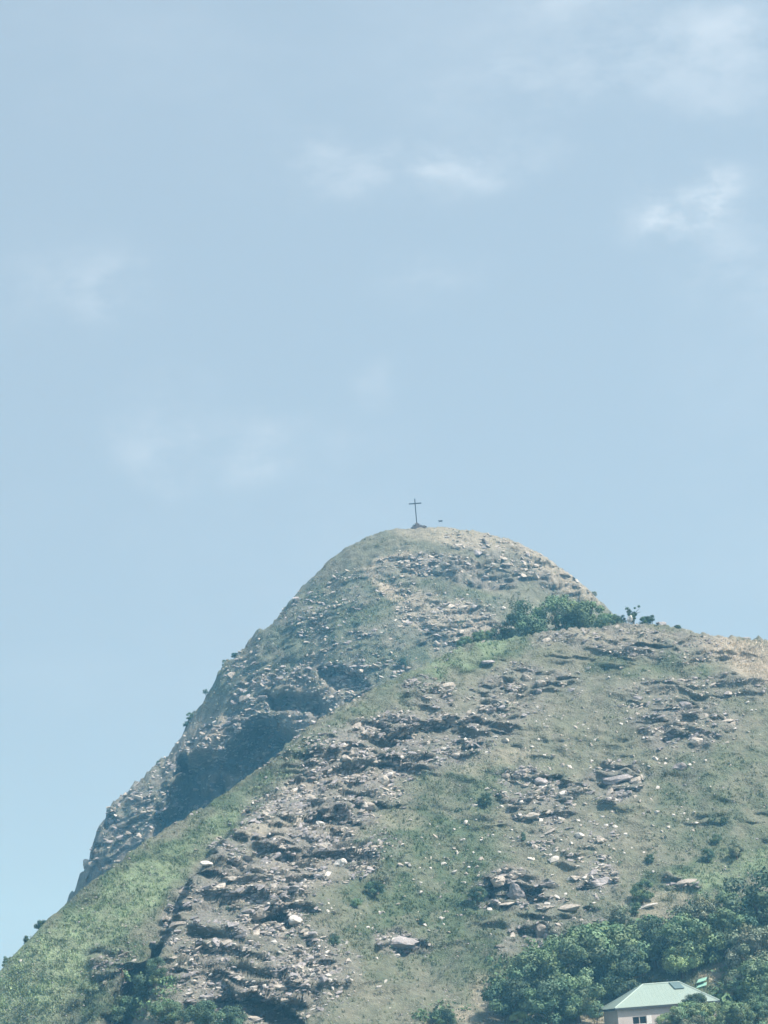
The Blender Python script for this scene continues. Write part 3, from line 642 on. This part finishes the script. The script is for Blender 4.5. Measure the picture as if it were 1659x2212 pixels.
TREES = [
    ('tree', 1640, 1962, 74, 'round', 'dark', 'large dark blue-green tree at the frame edge above all the others', 'tree', G_WOOD),
    ('tree', 1410, 2036, 50, 'round', 'dark', 'dark round tree in the middle of the wood, straight above the roof ridge', 'tree', G_WOOD),
    ('tree', 1494, 2036, 56, 'round', 'mid', 'lighter green domed tree beside the dark round one above the house', 'tree', G_WOOD),
    ('tree', 1560, 2016, 46, 'round', 'mid', 'middle-sized tree between the domed tree and the large dark edge tree', 'tree', G_WOOD),
    ('tree', 1300, 2056, 72, 'wide', 'mid', 'broad spreading green tree up the slope behind the left roof end', 'tree', G_WOOD),
    ('tree', 1348, 2100, 52, 'round', 'dark', 'dark tree right behind the left slope of the green roof', 'tree', G_WOOD),
    ('tree', 1470, 2074, 36, 'wide', 'light', 'small light green tree just above the roof ridge', 'tree', G_WOOD),
    ('tree', 1624, 2056, 54, 'round', 'grey', 'grey-green tree at the frame edge below the large dark one', 'tree', G_WOOD),
    ('tree', 1640, 2120, 52, 'wide', 'mid', 'green tree at the frame edge beside the bare pink earth', 'tree', G_WOOD),
    ('shrub', 1512, 1972, 52, 'wide', 'grey', 'wide grey-green thicket on the slope above the wood', 'shrub', G_WOOD),
    ('shrub', 1386, 1926, 28, 'round', 'mid', 'green shrub below the flat pale rock on the right slope', 'shrub', G_WOOD),
    ('shrub', 1336, 1982, 32, 'round', 'grey', 'grey-green shrub above the broad spreading tree', 'shrub', G_WOOD),
    ('shrub', 1372, 1962, 15, 'round', 'dark', 'little dark shrub beside a long pale stone', 'shrub', G_WOOD),
    ('bush', 1486, 2194, 40, 'wide', 'mid', 'green bush in front of the house wall hiding its right half', 'bush', G_WOOD, 384),
    ('bush', 1584, 2192, 38, 'wide', 'mid', 'green bush in front of the low right corner of the roof', 'bush', G_WOOD, 383.5),
    ('bush', 1440, 2208, 26, 'wide', 'light', 'light bush under the house window', 'bush', G_WOOD, 387),
    ('bush', 1612, 2196, 40, 'round', 'mid', 'bush in the bottom corner of the frame past the house', 'bush', G_WOOD, 385),
    ('bush', 1590, 2132, 30, 'round', 'grey', 'grey-green bush between the roof tip and the bare pink earth', 'bush', G_WOOD),
    ('bush', 1504, 2166, 26, 'wide', 'dark', 'dark bush overlapping the eave on the right of the roof', 'bush', G_WOOD, 385.5),
    ('bush', 1458, 2204, 32, 'wide', 'grey', 'greyish low bush covering the wall right of the window', 'bush', G_WOOD, 386.5),
    ('bush', 1532, 2196, 40, 'wide', 'light', 'lighter low bush in front of the middle of the right wall half', 'bush', G_WOOD, 384.5),
    ('bush', 1634, 2172, 36, 'wide', 'dark', 'dark bush at the frame edge past the roof tip', 'bush', G_WOOD, 386),
    ('bush', 1500, 2222, 36, 'wide', 'grey', 'grey-green bush cut by the bottom edge in front of the house', 'bush', G_WOOD, 382),
    ('tree', 1158, 2102, 58, 'wide', 'mid', 'wide green tree below the pale broken outcrop', 'tree', G_WOOD),
    ('tree', 1228, 2070, 58, 'round', 'mid', 'round green tree touching the foot of the broken outcrop', 'tree', G_WOOD),
    ('tree', 1104, 2160, 50, 'wide', 'dark', 'dark green tree beside the dry tan track', 'tree', G_WOOD),
    ('tree', 1185, 2178, 56, 'round', 'dark', 'large dark tree at the bottom of the frame left of the house', 'tree', G_WOOD),
    ('tree', 1246, 2150, 52, 'round', 'mid', 'mid-green tree next to the left corner of the house', 'tree', G_WOOD),
    ('bush', 1124, 2206, 24, 'round', 'light', 'pale yellow-green bush at the bottom edge below the dark trees', 'bush', G_WOOD),
    ('bush', 956, 2200, 28, 'wide', 'dark', 'dark bush at the bottom edge left of the dry tan track', 'bush', G_WOOD),
    ('bush', 1288, 2186, 18, 'round', 'dark', 'small dark bush against the shaded end wall of the house', 'bush', G_WOOD, 391),
    ('bush', 268, 2182, 42, 'wide', 'dark', 'dark green bush at the bottom of the shaded gully', 'bush', G_SLOPE),  # gully bushes in the dark tone are added to deepen its shade
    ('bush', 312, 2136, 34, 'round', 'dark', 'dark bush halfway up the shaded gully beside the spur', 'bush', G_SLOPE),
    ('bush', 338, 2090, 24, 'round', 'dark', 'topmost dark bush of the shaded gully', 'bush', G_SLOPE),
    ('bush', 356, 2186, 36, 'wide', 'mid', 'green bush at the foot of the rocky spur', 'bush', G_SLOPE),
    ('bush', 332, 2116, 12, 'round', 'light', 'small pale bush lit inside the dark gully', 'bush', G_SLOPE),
    ('bush', 436, 2192, 44, 'wide', 'dark', 'dark wide bush at the bottom edge under the rock field', 'bush', G_SLOPE),  # this dark pair is added, leaf colour standing in for shadow here
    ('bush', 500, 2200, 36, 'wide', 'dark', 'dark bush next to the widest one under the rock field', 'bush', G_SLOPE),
    ('bush', 1050, 1728, 17, 'round', 'dark', 'lone dark round bush in the green hollow of the slope', 'bush', G_SLOPE),
    ('bush', 1562, 1774, 9, 'round', 'dark', 'tiny dark bush on open turf high on the right slope', 'bush', G_SLOPE),
    ('bush', 1545, 1812, 13, 'round', 'mid', 'small bush below the tiny dark one on the right slope', 'bush', G_SLOPE),
    ('bush', 1528, 1848, 16, 'round', 'dark', 'lowest of the three bushes stepping down the right slope', 'bush', G_SLOPE),
    ('bush', 1590, 1838, 20, 'wide', 'grey', 'greyish bush above the bright green grass strip', 'bush', G_SLOPE),
    ('bush', 1404, 1855, 11, 'round', 'dark', 'small dark bush left of the bright grass strip', 'bush', G_SLOPE),
    ('bush', 1130, 1808, 9, 'upright', 'dark', 'narrow dark bush between two rocky outcrops', 'bush', G_SLOPE),
    ('bush', 808, 1920, 22, 'wide', 'dark', 'low dark bush in the green below the big pale boulder', 'bush', G_SLOPE),
    ('bush', 770, 1950, 13, 'wide', 'mid', 'smaller bush left of the low dark one in the green hollow', 'bush', G_SLOPE),
    ('bush', 1030, 1935, 22, 'round', 'dark', 'dark bush against the left side of the split outcrop', 'bush', G_SLOPE),
    ('bush', 720, 2030, 15, 'round', 'dark', 'dark bush beside the lower rock field', 'bush', G_SLOPE),
    ('bush', 912, 1990, 8, 'round', 'dark', 'tiny dark bush above the purple rock patch', 'bush', G_SLOPE),
    ('bush', 1133, 1346, 44, 'round', 'dark', 'darkest large bush at the left of the saddle thicket', 'bush', G_SADDLE, 520),
    ('bush', 1205, 1334, 44, 'round', 'mid', 'tall middle bush of the saddle thicket', 'bush', G_SADDLE, 524),
    ('bush', 1268, 1334, 40, 'wide', 'mid', 'lighter green bush at the right of the saddle thicket', 'bush', G_SADDLE, 523),
    ('bush', 1312, 1346, 24, 'wide', 'mid', 'low bush where the saddle thicket meets the peak edge', 'bush', G_SADDLE, 519),
    ('bush', 1088, 1368, 22, 'round', 'dark', 'small bush left of the darkest saddle bush', 'bush', G_SADDLE, 520),
    ('bush', 1044, 1378, 20, 'wide', 'mid', 'low bush behind the bright green hump', 'bush', G_SADDLE, 521),
    ('bush', 1005, 1390, 17, 'wide', 'mid', 'last low bush of the saddle row beside the hump', 'bush', G_SADDLE, 518),
    ('bush', 1342, 1340, 12, 'round', 'dark', 'small dark bush beside the white boulder on the crest', 'bush', G_EDGE, 511),
    ('sapling', 1367, 1326, 22, 'spiky', 'dark', 'ragged forked sapling standing on the crest against the sky', 'sapling', G_EDGE, 510.5),
    ('bush', 1394, 1341, 13, 'wide', 'dark', 'dark wind-bent bush right of the forked sapling', 'bush', G_EDGE, 510.5),
    ('bush', 1408, 1336, 8, 'round', 'dark', 'pointed top of dark growth beside the wind-bent bush', 'bush', G_EDGE, 510.5),
    ('bush', 1463, 1357, 9, 'wide', 'dark', 'first low tuft of bush on the crest past the dark ones', 'bush', G_EDGE, 510.5),
    ('bush', 872, 1432, 13, 'upright', 'dark', 'narrow dark bush where the peak meets the ridge', 'bush', G_SLOPE),
    ('bush', 488, 1432, 9, 'round', 'dark', 'small bush highest on the steep outline of the peak', 'bush', G_EDGE, 698),
    ('bush', 507, 1416, 8, 'wide', 'dark', 'bush just above the highest one on the steep outline', 'bush', G_EDGE, 698),
    ('bush', 444, 1494, 6, 'round', 'dark', 'tiny bush on the outline above the shaded cliff', 'bush', G_EDGE, 698),
    ('bush', 412, 1548, 10, 'round', 'mid', 'leafy bush on the outline beside the cliff top', 'bush', G_EDGE, 698),
    ('bush', 402, 1564, 8, 'wide', 'dark', 'leaning bush sticking out below the leafy outline bush', 'bush', G_EDGE, 698),
    ('bush', 343, 1647, 6, 'wide', 'dark', 'tiny bush on the outline left of the shaded cliff', 'bush', G_EDGE, 698),
    ('bush', 92, 1999, 17, 'wide', 'dark', 'largest bush leaning out over the lower left outline', 'bush', G_EDGE, 429),
    ('bush', 58, 2036, 13, 'upright', 'dark', 'second bush down the lower left outline', 'bush', G_EDGE, 427.5),
    ('bush', 17, 2078, 14, 'round', 'mid', 'lowest bush on the left outline, at the frame edge', 'bush', G_EDGE, 425.5),
    ('bush', 1283, 1284, 7, 'round', 'grey', 'tiny bush on the right-hand outline of the peak', 'bush', G_EDGE, 699),
]
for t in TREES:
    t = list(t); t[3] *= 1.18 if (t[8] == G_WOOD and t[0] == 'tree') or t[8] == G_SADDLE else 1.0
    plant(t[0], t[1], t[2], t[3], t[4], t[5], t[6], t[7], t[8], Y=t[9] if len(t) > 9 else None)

# ------------------------------------------------------------------ boulders that stand out
def boulder_mesh(seed, mat):
    bm = bmesh.new(); bmesh.ops.create_icosphere(bm, subdivisions=3, radius=.5); r = random.Random(seed)
    cuts = [(Vector((r.gauss(0, 1), r.gauss(0, 1), r.gauss(0, .8))).normalized(), r.uniform(.26, .42)) for _ in range(11)]
    nz = fbm(np.array([v.co.x * 5 + seed for v in bm.verts]), np.array([v.co.y * 5 for v in bm.verts]), np.array([v.co.z * 5 for v in bm.verts]), seed=seed)
    for i, v in enumerate(bm.verts):
        for n, d in cuts:
            k = v.co.dot(n) - d
            if k > 0: v.co -= n * k * .92
        v.co += v.co.normalized() * .05 * float(nz[i]); v.co.z *= .7
    me = bpy.data.meshes.new('boulder'); bm.to_mesh(me); bm.free(); me.shade_flat(); me.materials.append(MAT[mat]); return me
BM = {}
def boulder(u, v, L, tone, label, k=9, aspect=(1, .8, .8), yaw=0, tilt=0, Y=None, cat='boulder', name='boulder', group='standout rocks on the slopes'):
    if Y is None:
        h = hit(u, v); 
        if h is None: print('NO HIT', label); return
        p = h[0].copy()
    else: p = Vector(unproj(u, v, Y))
    Lm = L / FD * (p - Vector(CAM)).length
    if (tone, k) not in BM: BM[(tone, k)] = boulder_mesh(500 + k, tone)
    Lm *= .84
    o = bpy.data.objects.new(name, BM[(tone, k)]); col.objects.link(o)
    if k < 8: aspect = (aspect[0], aspect[1], aspect[2] * .5)
    o.matrix_world = Matrix.Translation(p + Vector((0, -.1 * Lm, .05 * Lm))) @ rot_matrix(rad(tilt), rad(6), rad(yaw)).to_4x4() @ Matrix.Diagonal((Lm * aspect[0], Lm * aspect[1], Lm * aspect[2], 1))
    tag(o, label, cat, group)
for b in [
    (736, 1868, 44, 'pale', 'big rounded pale boulder at the right end of the rock field', 9, (1, .9, 1.0)),
    (690, 1782, 30, 'pale', 'rounded boulder casting a deep shadow in the central rock band', 10, (1, .9, 1.0)),
    (722, 1780, 18, 'pale', 'smaller round boulder beside the deep shadow', 11, (1, 1, 1.1)),
    (826, 1690, 44, 'tan', 'round-faced boulder at the right side of the slab jumble', 9, (1, .8, 1.1)),
    (752, 1640, 38, 'tan', 'boulder perched on the upper left of the central band', 12, (1, .8, 1.0)),
    (612, 1706, 20, 'tan', 'lone pale boulder on the green strip under the cliff', 8, (.9, .8, 1.4)),
    (1000, 1815, 16, 'pale', 'white stone in the green, upper of a pair', 9, (1, .8, .8)),
    (788, 1742, 26, 'pale', 'tall pale stone below the jumble', 13, (.8, .6, 1.7)),
    (1215, 1716, 26, 'pale', 'squarish white block of the pale pile', 8, (1, .8, 1.2)),
    (1148, 1765, 40, 'tan', 'long flat block with a black shadow in the pale pile', 2, (1.3, .9, 1.3)),
    (1130, 1735, 22, 'pale', 'white block at the left of the pale pile', 12, (1, .8, 1.3)),
    (1330, 1690, 84, 'grey', 'broad flat slab outcrop with black cracks on the right slope', 3, (1.2, .6, .8), 0, -8),
    (1370, 1688, 40, 'tan', 'square-ended block at the tip of the flat slab', 8, (1.0, .7, 1.1)),
    (1252, 1806, 34, 'pale', 'brightest white oblong stone on the right slope', 1, (1, .7, 1.3)),
    (1292, 1910, 84, 'grey', 'dark-fronted flat ledge rock on the lower right slope', 4, (1.1, .7, 1.0)),
    (1484, 1908, 60, 'tan', 'low pale rock with a dark underside beside the wood', 5, (1.1, .7, .8), 0, -8),
    (1396, 1960, 50, 'pale', 'long pale stone lying by the little dark shrub', 6, (1.2, .4, .6), 0, -12),
    (1226, 1965, 70, 'tan', 'layered flat rock with a black slit at its middle', 7, (1.2, .7, .9)),
    (1168, 2012, 46, 'tan', 'pale broken face of the outcrop above the trees', 10, (.9, .7, 1.3)),
    (1116, 1930, 60, 'grey', 'split rounded rock of the dark outcrop', 11, (1, .8, 1.2), 0, 20),
    (1075, 1905, 44, 'tan', 'pale cap rock of the dark outcrop', 8, (1, .8, 1.0)),
    (870, 2040, 90, 'grey', 'purple-grey rock hump in the lower green', 12, (1.2, .8, .7)),
    (856, 2066, 22, 'pale', 'pale stone under the purple-grey hump', 9, (1.2, .7, .8)),
    (1510, 1605, 44, 'tan', 'leaning pale wedge rock on the upper right slope', 13, (1, .6, 1.0), 0, 28),
    (1478, 1528, 44, 'grey', 'dark rock hole surround on the upper right slope', 10, (1, .9, 1.0)),
    (1468, 1660, 44, 'grey', 'rounded dark rock below the upper right ledges', 9, (1, .8, .9)),
    (1170, 1690, 36, 'grey', 'dark block above the pale pile', 12, (1.2, .8, 1.1)),
    (965, 1484, 40, 'tan', 'pale rock with black shadow below the bright hump', 8, (1.2, .8, .9)),
    (1168, 1478, 32, 'tan', 'pale boulder of the stony patch under the crest', 10, (1, .8, 1.0)),
    (1136, 1466, 30, 'tan', 'tan boulder left in the stony patch under the crest', 11, (1, .8, 1.2)),
    (1052, 1433, 44, 'grey', 'flat dark rock set in the bright green hump', 3, (1, .9, .7)),
    (640, 1990, 44, 'pale', 'arched light rock in the lower rock field', 12, (1, .7, 1.1)),
    (556, 1975, 64, 'tan', 'large pointed block overhanging a dark hollow in the rock field', 13, (1.1, .8, 1.0)),
    (500, 1900, 44, 'tan', 'slab on the crest line of the rocky spur', 4, (1.2, .8, 1.0), 0, 14),
    (446, 1868, 40, 'pale', 'pale slab at the upper end of the spur edge', 2, (1.1, .8, 1.1), 0, 12),
    (404, 1932, 44, 'tan', 'slab jutting from the spur edge over the green flank', 5, (1.1, .9, 1.2), 0, 14),
    (380, 2000, 50, 'tan', 'jutting slab on the lower spur edge', 6, (1.1, .9, 1.0), 0, -10),
]:
    boulder(b[0], b[1], b[2], b[3], b[4], *(b[5:]))
boulder(1361, 1338, 18, 'pale', 'white rounded boulder on the crest beside the sapling', 9, (.9, .8, 1.7), Y=510)
boulder(188, 1868, 30, 'tan', 'knob of pale rock standing out on the left outline', 10, (1, 1, 1.5), Y=699)
boulder(1527, 1374, 16, 'grey', 'small dark rock on the crest outline', 9, (1.1, .8, .9), Y=510, group='dark rocks along the crest')
boulder(1608, 1382, 32, 'grey', 'long dark rock on the crest outline near the frame edge', 3, (1.1, .8, .9), Y=510, group='dark rocks along the crest')
boulder(1428, 1349, 34, 'grey', 'dark rock on the crest below the wind-bent bush', 4, (1.1, .8, 1.1), tilt=14, Y=509.5, group='dark rocks along the crest')

# ------------------------------------------------------------------ summit cross
base = Vector(unproj(901, 1141, 698)); zb = drop_z(base.x, base.y)
S = (base - Vector(CAM)).length / FD                     # metres per frame unit at the summit
croot = empty('summit_cross', (base.x, base.y, zb)); tag(croot, 'tall thin dark cross on a stone plinth at the mountain top', 'cross')
H0 = (base.z - zb)
boxes('post', [((-.11, -.11, H0 + 11 * S), (.11, .11, H0 + 65 * S))], MAT['iron'], croot, .02)
boxes('crossbar', [((-13.5 * S, -.115, H0 + 53 * S), (13.5 * S, .115, H0 + 55.4 * S))], MAT['iron'], croot, .02)
def cone_stack(name, tiers, mat, parent, x=0):
    bm = bmesh.new(); rr = random.Random(4)
    for (z0, z1, w0, w1, cx) in tiers:
        lo = [bm.verts.new((cx + w0 * sx * rr.uniform(.85, 1.1), w0 * .8 * sy, z0)) for sx, sy in ((-1, -1), (1, -1), (1, 1), (-1, 1))]
        hi = [bm.verts.new((cx + w1 * sx * rr.uniform(.85, 1.1), w1 * .8 * sy, z1)) for sx, sy in ((-1, -1), (1, -1), (1, 1), (-1, 1))]
        bm.faces.new(lo[::-1]); bm.faces.new(hi)
        for k in range(4): bm.faces.new((lo[k], lo[(k + 1) % 4], hi[(k + 1) % 4], hi[k]))
    return bm_obj(name, bm, mat, parent)
cone_stack('plinth', [(-.6, H0 + 3.4 * S, 15 * S, 14 * S, 4 * S), (H0 + 3.42 * S, H0 + 6 * S, 8.6 * S, 7.6 * S, 3.4 * S)], MAT['stone'], croot)
cone_stack('post_socket', [(H0 + 6.1 * S, H0 + 9.6 * S, 5 * S, 4.2 * S, 1.6 * S), (H0 + 9.62 * S, H0 + 13 * S, 2.7 * S, 1.1 * S, .2 * S)], MAT['stone'], croot)
rr = random.Random(11)
for i in range(16):
    x = rr.uniform(-12, 2) if i < 10 else rr.uniform(0, 22); top = max(0, 9 - abs(x + 3) * .85) if i < 10 else 1.4
    o = link('stone', PROTO and np_mesh('stone', *PROTO[8 + i % 6]), MAT['stone'], croot)
    o.location = (x * S, rr.uniform(-9, -5) * S * (1 if i > 9 else .9), H0 + rr.uniform(0, top) * S); o.scale = (rr.uniform(4, 7) * S,) * 3; o.rotation_euler = (rr.uniform(0, .5), rr.uniform(0, .5), rr.uniform(0, 6))

# small hovering craft beside the cross
dp = unproj(951.5, 1125.5, 690); dr = empty('drone', dp); tag(dr, 'tiny dark drone hovering just right of the summit cross', 'drone')
q = 4.3 * (np.linalg.norm(dp) / FD)
boxes('body', [((-.62 * q, -.3 * q, -.34 * q), (.62 * q, .3 * q, .34 * q))], MAT['iron'], dr, .03)
for sx in (-1, 1):
    for sy in (-1, 1):
        bm = bmesh.new(); tube(bm, [(sx * .5 * q, sy * .2 * q, 0), (sx * .95 * q, sy * .8 * q, .16 * q)], [.14 * q, .13 * q], 6); arm = bm_obj('arm', bm, MAT['iron'], dr)
        boxes('rotor_blade', [((sx * .95 * q - .3 * q, sy * .8 * q - .04 * q, .27 * q), (sx * .95 * q + .3 * q, sy * .8 * q + .04 * q, .31 * q))], MAT['iron'], arm)
        bm = bmesh.new(); tube(bm, [(sx * .55 * q, sy * .28 * q, -.1 * q), (sx * .85 * q, sy * .4 * q, -.62 * q)], [.12 * q, .1 * q], 5); bm_obj('landing_leg', bm, MAT['iron'], dr)

# ------------------------------------------------------------------ house
HY = 391.0
corner = unproj(1333, 2178, HY)                            # top of the front-left wall corner
WALL_H = 3.1
house = empty('green_roofed_house', (corner[0], corner[1], corner[2] - WALL_H), rad(11))
tag(house, 'small pinkish house with a mint green hipped roof among the trees', 'house')
LW, DW, OV = 12.1, 6.7, .36
wx0, wx1, wz0, wz1 = 1.75, 3.45, 1.05, 1.95
t = .22
boxes('wall', [((0, 0, -1.5), (wx0, t, WALL_H)), ((wx1, 0, -1.5), (LW, t, WALL_H)), ((wx0, 0, -1.5), (wx1, t, wz0)), ((wx0, 0, wz1), (wx1, t, WALL_H))], MAT['wall'], house)
boxes('wall', [((0, t, -1.5), (t, DW, WALL_H))], MAT['wall'], house)
boxes('wall', [((LW - t, t, -1.5), (LW, DW, WALL_H))], MAT['wall'], house)
boxes('wall', [((t, DW - t, -1.5), (LW - t, DW, WALL_H))], MAT['wall'], house)
win = boxes('window', [((wx0, .06, wz0), (wx0 + .06, .16, wz1)), ((wx1 - .06, .06, wz0), (wx1, .16, wz1)), ((wx0 + .06, .06, wz1 - .06), (wx1 - .06, .16, wz1)), ((wx0 + .06, .06, wz0), (wx1 - .06, .16, wz0 + .06)), ((2.56, .06, wz0 + .06), (2.66, .16, wz1 - .06))], MAT['lime'], house)
boxes('pane', [((wx0 + .06, .10, wz0 + .06), (2.56, .12, wz1 - .06))], MAT['glass'], win)
boxes('pane', [((2.66, .10, wz0 + .06), (wx1 - .06, .12, wz1 - .06))], MAT['glass'], win)
boxes('window_sill', [((wx0 - .1, -.12, wz0 - .1), (wx1 + .1, .05, wz0 - .003))], MAT['white'], win)
tag(boxes('shutter', [((wx1 + .02, -.06, wz0 - .05), (wx1 + .62, -.01, wz1 + .05))], MAT['white'], house), 'white open shutter beside the dark window')
ex0, ex1, ey0, ey1, ez = -OV, LW + OV, -OV, DW + OV, WALL_H - .05
hy = (ey0 + ey1) / 2; off = (ey1 - ey0) / 2; rz = ez + 2.55
A, B, C_, D_ = (ex0, ey0, ez), (ex1, ey0, ez), (ex1, ey1, ez), (ex0, ey1, ez); E, F_ = (ex0 + off + .9, hy, rz), (ex1 - off, hy, rz)
def panel_mesh(name, quads, mat, parent, thick=.06):
    bm = bmesh.new()
    for qd in quads:
        pts_ = [Vector(p) for p in qd]; n = (pts_[1] - pts_[0]).cross(pts_[2] - pts_[0]).normalized() * thick
        top_ = [bm.verts.new(p + n) for p in pts_]; bot = [bm.verts.new(p) for p in pts_]; k = len(pts_)
        bm.faces.new(top_); bm.faces.new(bot[::-1])
        for i in range(k): bm.faces.new((bot[i], bot[(i + 1) % k], top_[(i + 1) % k], top_[i]))
    return bm_obj(name, bm, mat, parent)
roof = panel_mesh('roof', [(A, B, F_, E)], MAT['roof'], house)
for nm, pts_ in (('roof_slope', (B, C_, F_)), ('roof_slope', (C_, D_, E, F_)), ('roof_slope', (D_, A, E))): panel_mesh(nm, [pts_], MAT['roof'], roof)
def capline(p, q_, r=.11):
    bm = bmesh.new(); p, q_ = Vector(p), Vector(q_); up = Vector((0, 0, .07)); tube(bm, [p + up, q_ + up], [r, r], 6); bm_obj('ridge_cap', bm, MAT['roofcap'], roof)
for p_, q_ in ((A, E), (E, F_), (B, F_), (D_, E)): capline(p_, q_)
for i in range(1, 25):                                      # standing seams of the sheets
    x = ex0 + i * (ex1 - ex0) / 25; f = min(1.0, (x - ex0) / (off + .9), (ex1 - x) / off)
    bm = bmesh.new(); tube(bm, [(x, ey0 + .02, ez + .07), (x, ey0 + off * f * .98, ez + .07 + 2.55 * f * .98)], [.022, .022], 4); bm_obj('seam', bm, MAT['roof'], roof)
def on_slope(x, f): return Vector((x, ey0 + off * f, ez + 2.55 * f)) + Vector((0, -.09, .13))
px = ex1 - off
pn = panel_mesh('roof_panel', [(on_slope(px - .95, .66), on_slope(px + .25, .66), on_slope(px - .15, .985), on_slope(px - 1.3, .985))], MAT['panel'], roof, .05); pn['label'] = 'blue-grey panel at the right end of the ridge'
fas = boxes('fascia', [((ex0, ey0 - .03, ez - .2), (ex1, ey0 - .002, ez + .02)), ((ex0 - .03, ey0, ez - .2), (ex0 - .002, ey1, ez + .02)), ((ex1 + .002, ey0, ez - .2), (ex1 + .03, ey1, ez + .02)), ((ex0, ey1 + .002, ez - .2), (ex1, ey1 + .03, ez + .02))], MAT['fascia'], roof)
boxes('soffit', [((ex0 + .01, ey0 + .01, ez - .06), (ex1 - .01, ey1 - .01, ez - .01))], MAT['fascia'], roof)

# little green sheet-roofed shed up the slope behind the house
sp = unproj(1516, 2121, hit(1516, 2131)[0].y); zg = drop_z(sp[0], sp[1])
shed = empty('shed', (sp[0], sp[1], zg), rad(-14)); tag(shed, 'tiny shed of mint green sheets behind the right end of the roof', 'shed')
hh = sp[2] - zg
boxes('wall', [((-.5, .1, -.3), (.5, 1.0, max(hh - .7, .3)))], MAT['wall'], shed)
panel_mesh('roof_sheet', [((-.62, -.2, hh - .12), (.5, -.2, hh + .1), (.64, .45, hh + .5), (-.45, .45, hh + .3))], MAT['sheet'], shed)
panel_mesh('roof_sheet', [((-.68, -.5, hh - .75), (.58, -.5, hh - .5), (.62, .08, hh - .1), (-.42, .08, hh - .35))], MAT['sheet'], shed)

# ------------------------------------------------------------------ haze
bm = bmesh.new(); box(bm, (-1500, -220, -2.4), (1500, 2450, 126))
hz = bm_obj('haze', bm, None); hz['kind'] = 'stuff'; hz['label'] = 'thin pale blue haze in the air'
hm = bpy.data.materials.new('haze'); hm.use_nodes = True; nt = hm.node_tree; nt.nodes.clear()
pv = nt.nodes.new('ShaderNodeVolumePrincipled'); pv.inputs['Color'].default_value = (.18, .56, .90, 1); pv.inputs['Density'].default_value = HAZE_DENSITY; pv.inputs['Anisotropy'].default_value = 0.0; pv.inputs['Absorption Color'].default_value = (1, 1, 1, 1)
om = nt.nodes.new('ShaderNodeOutputMaterial'); nt.links.new(pv.outputs[0], om.inputs['Volume']); hz.data.materials.append(hm)
print('ROCKS', len(rocks), 'max z', max((o.matrix_world.translation.z for o in scene.objects)))
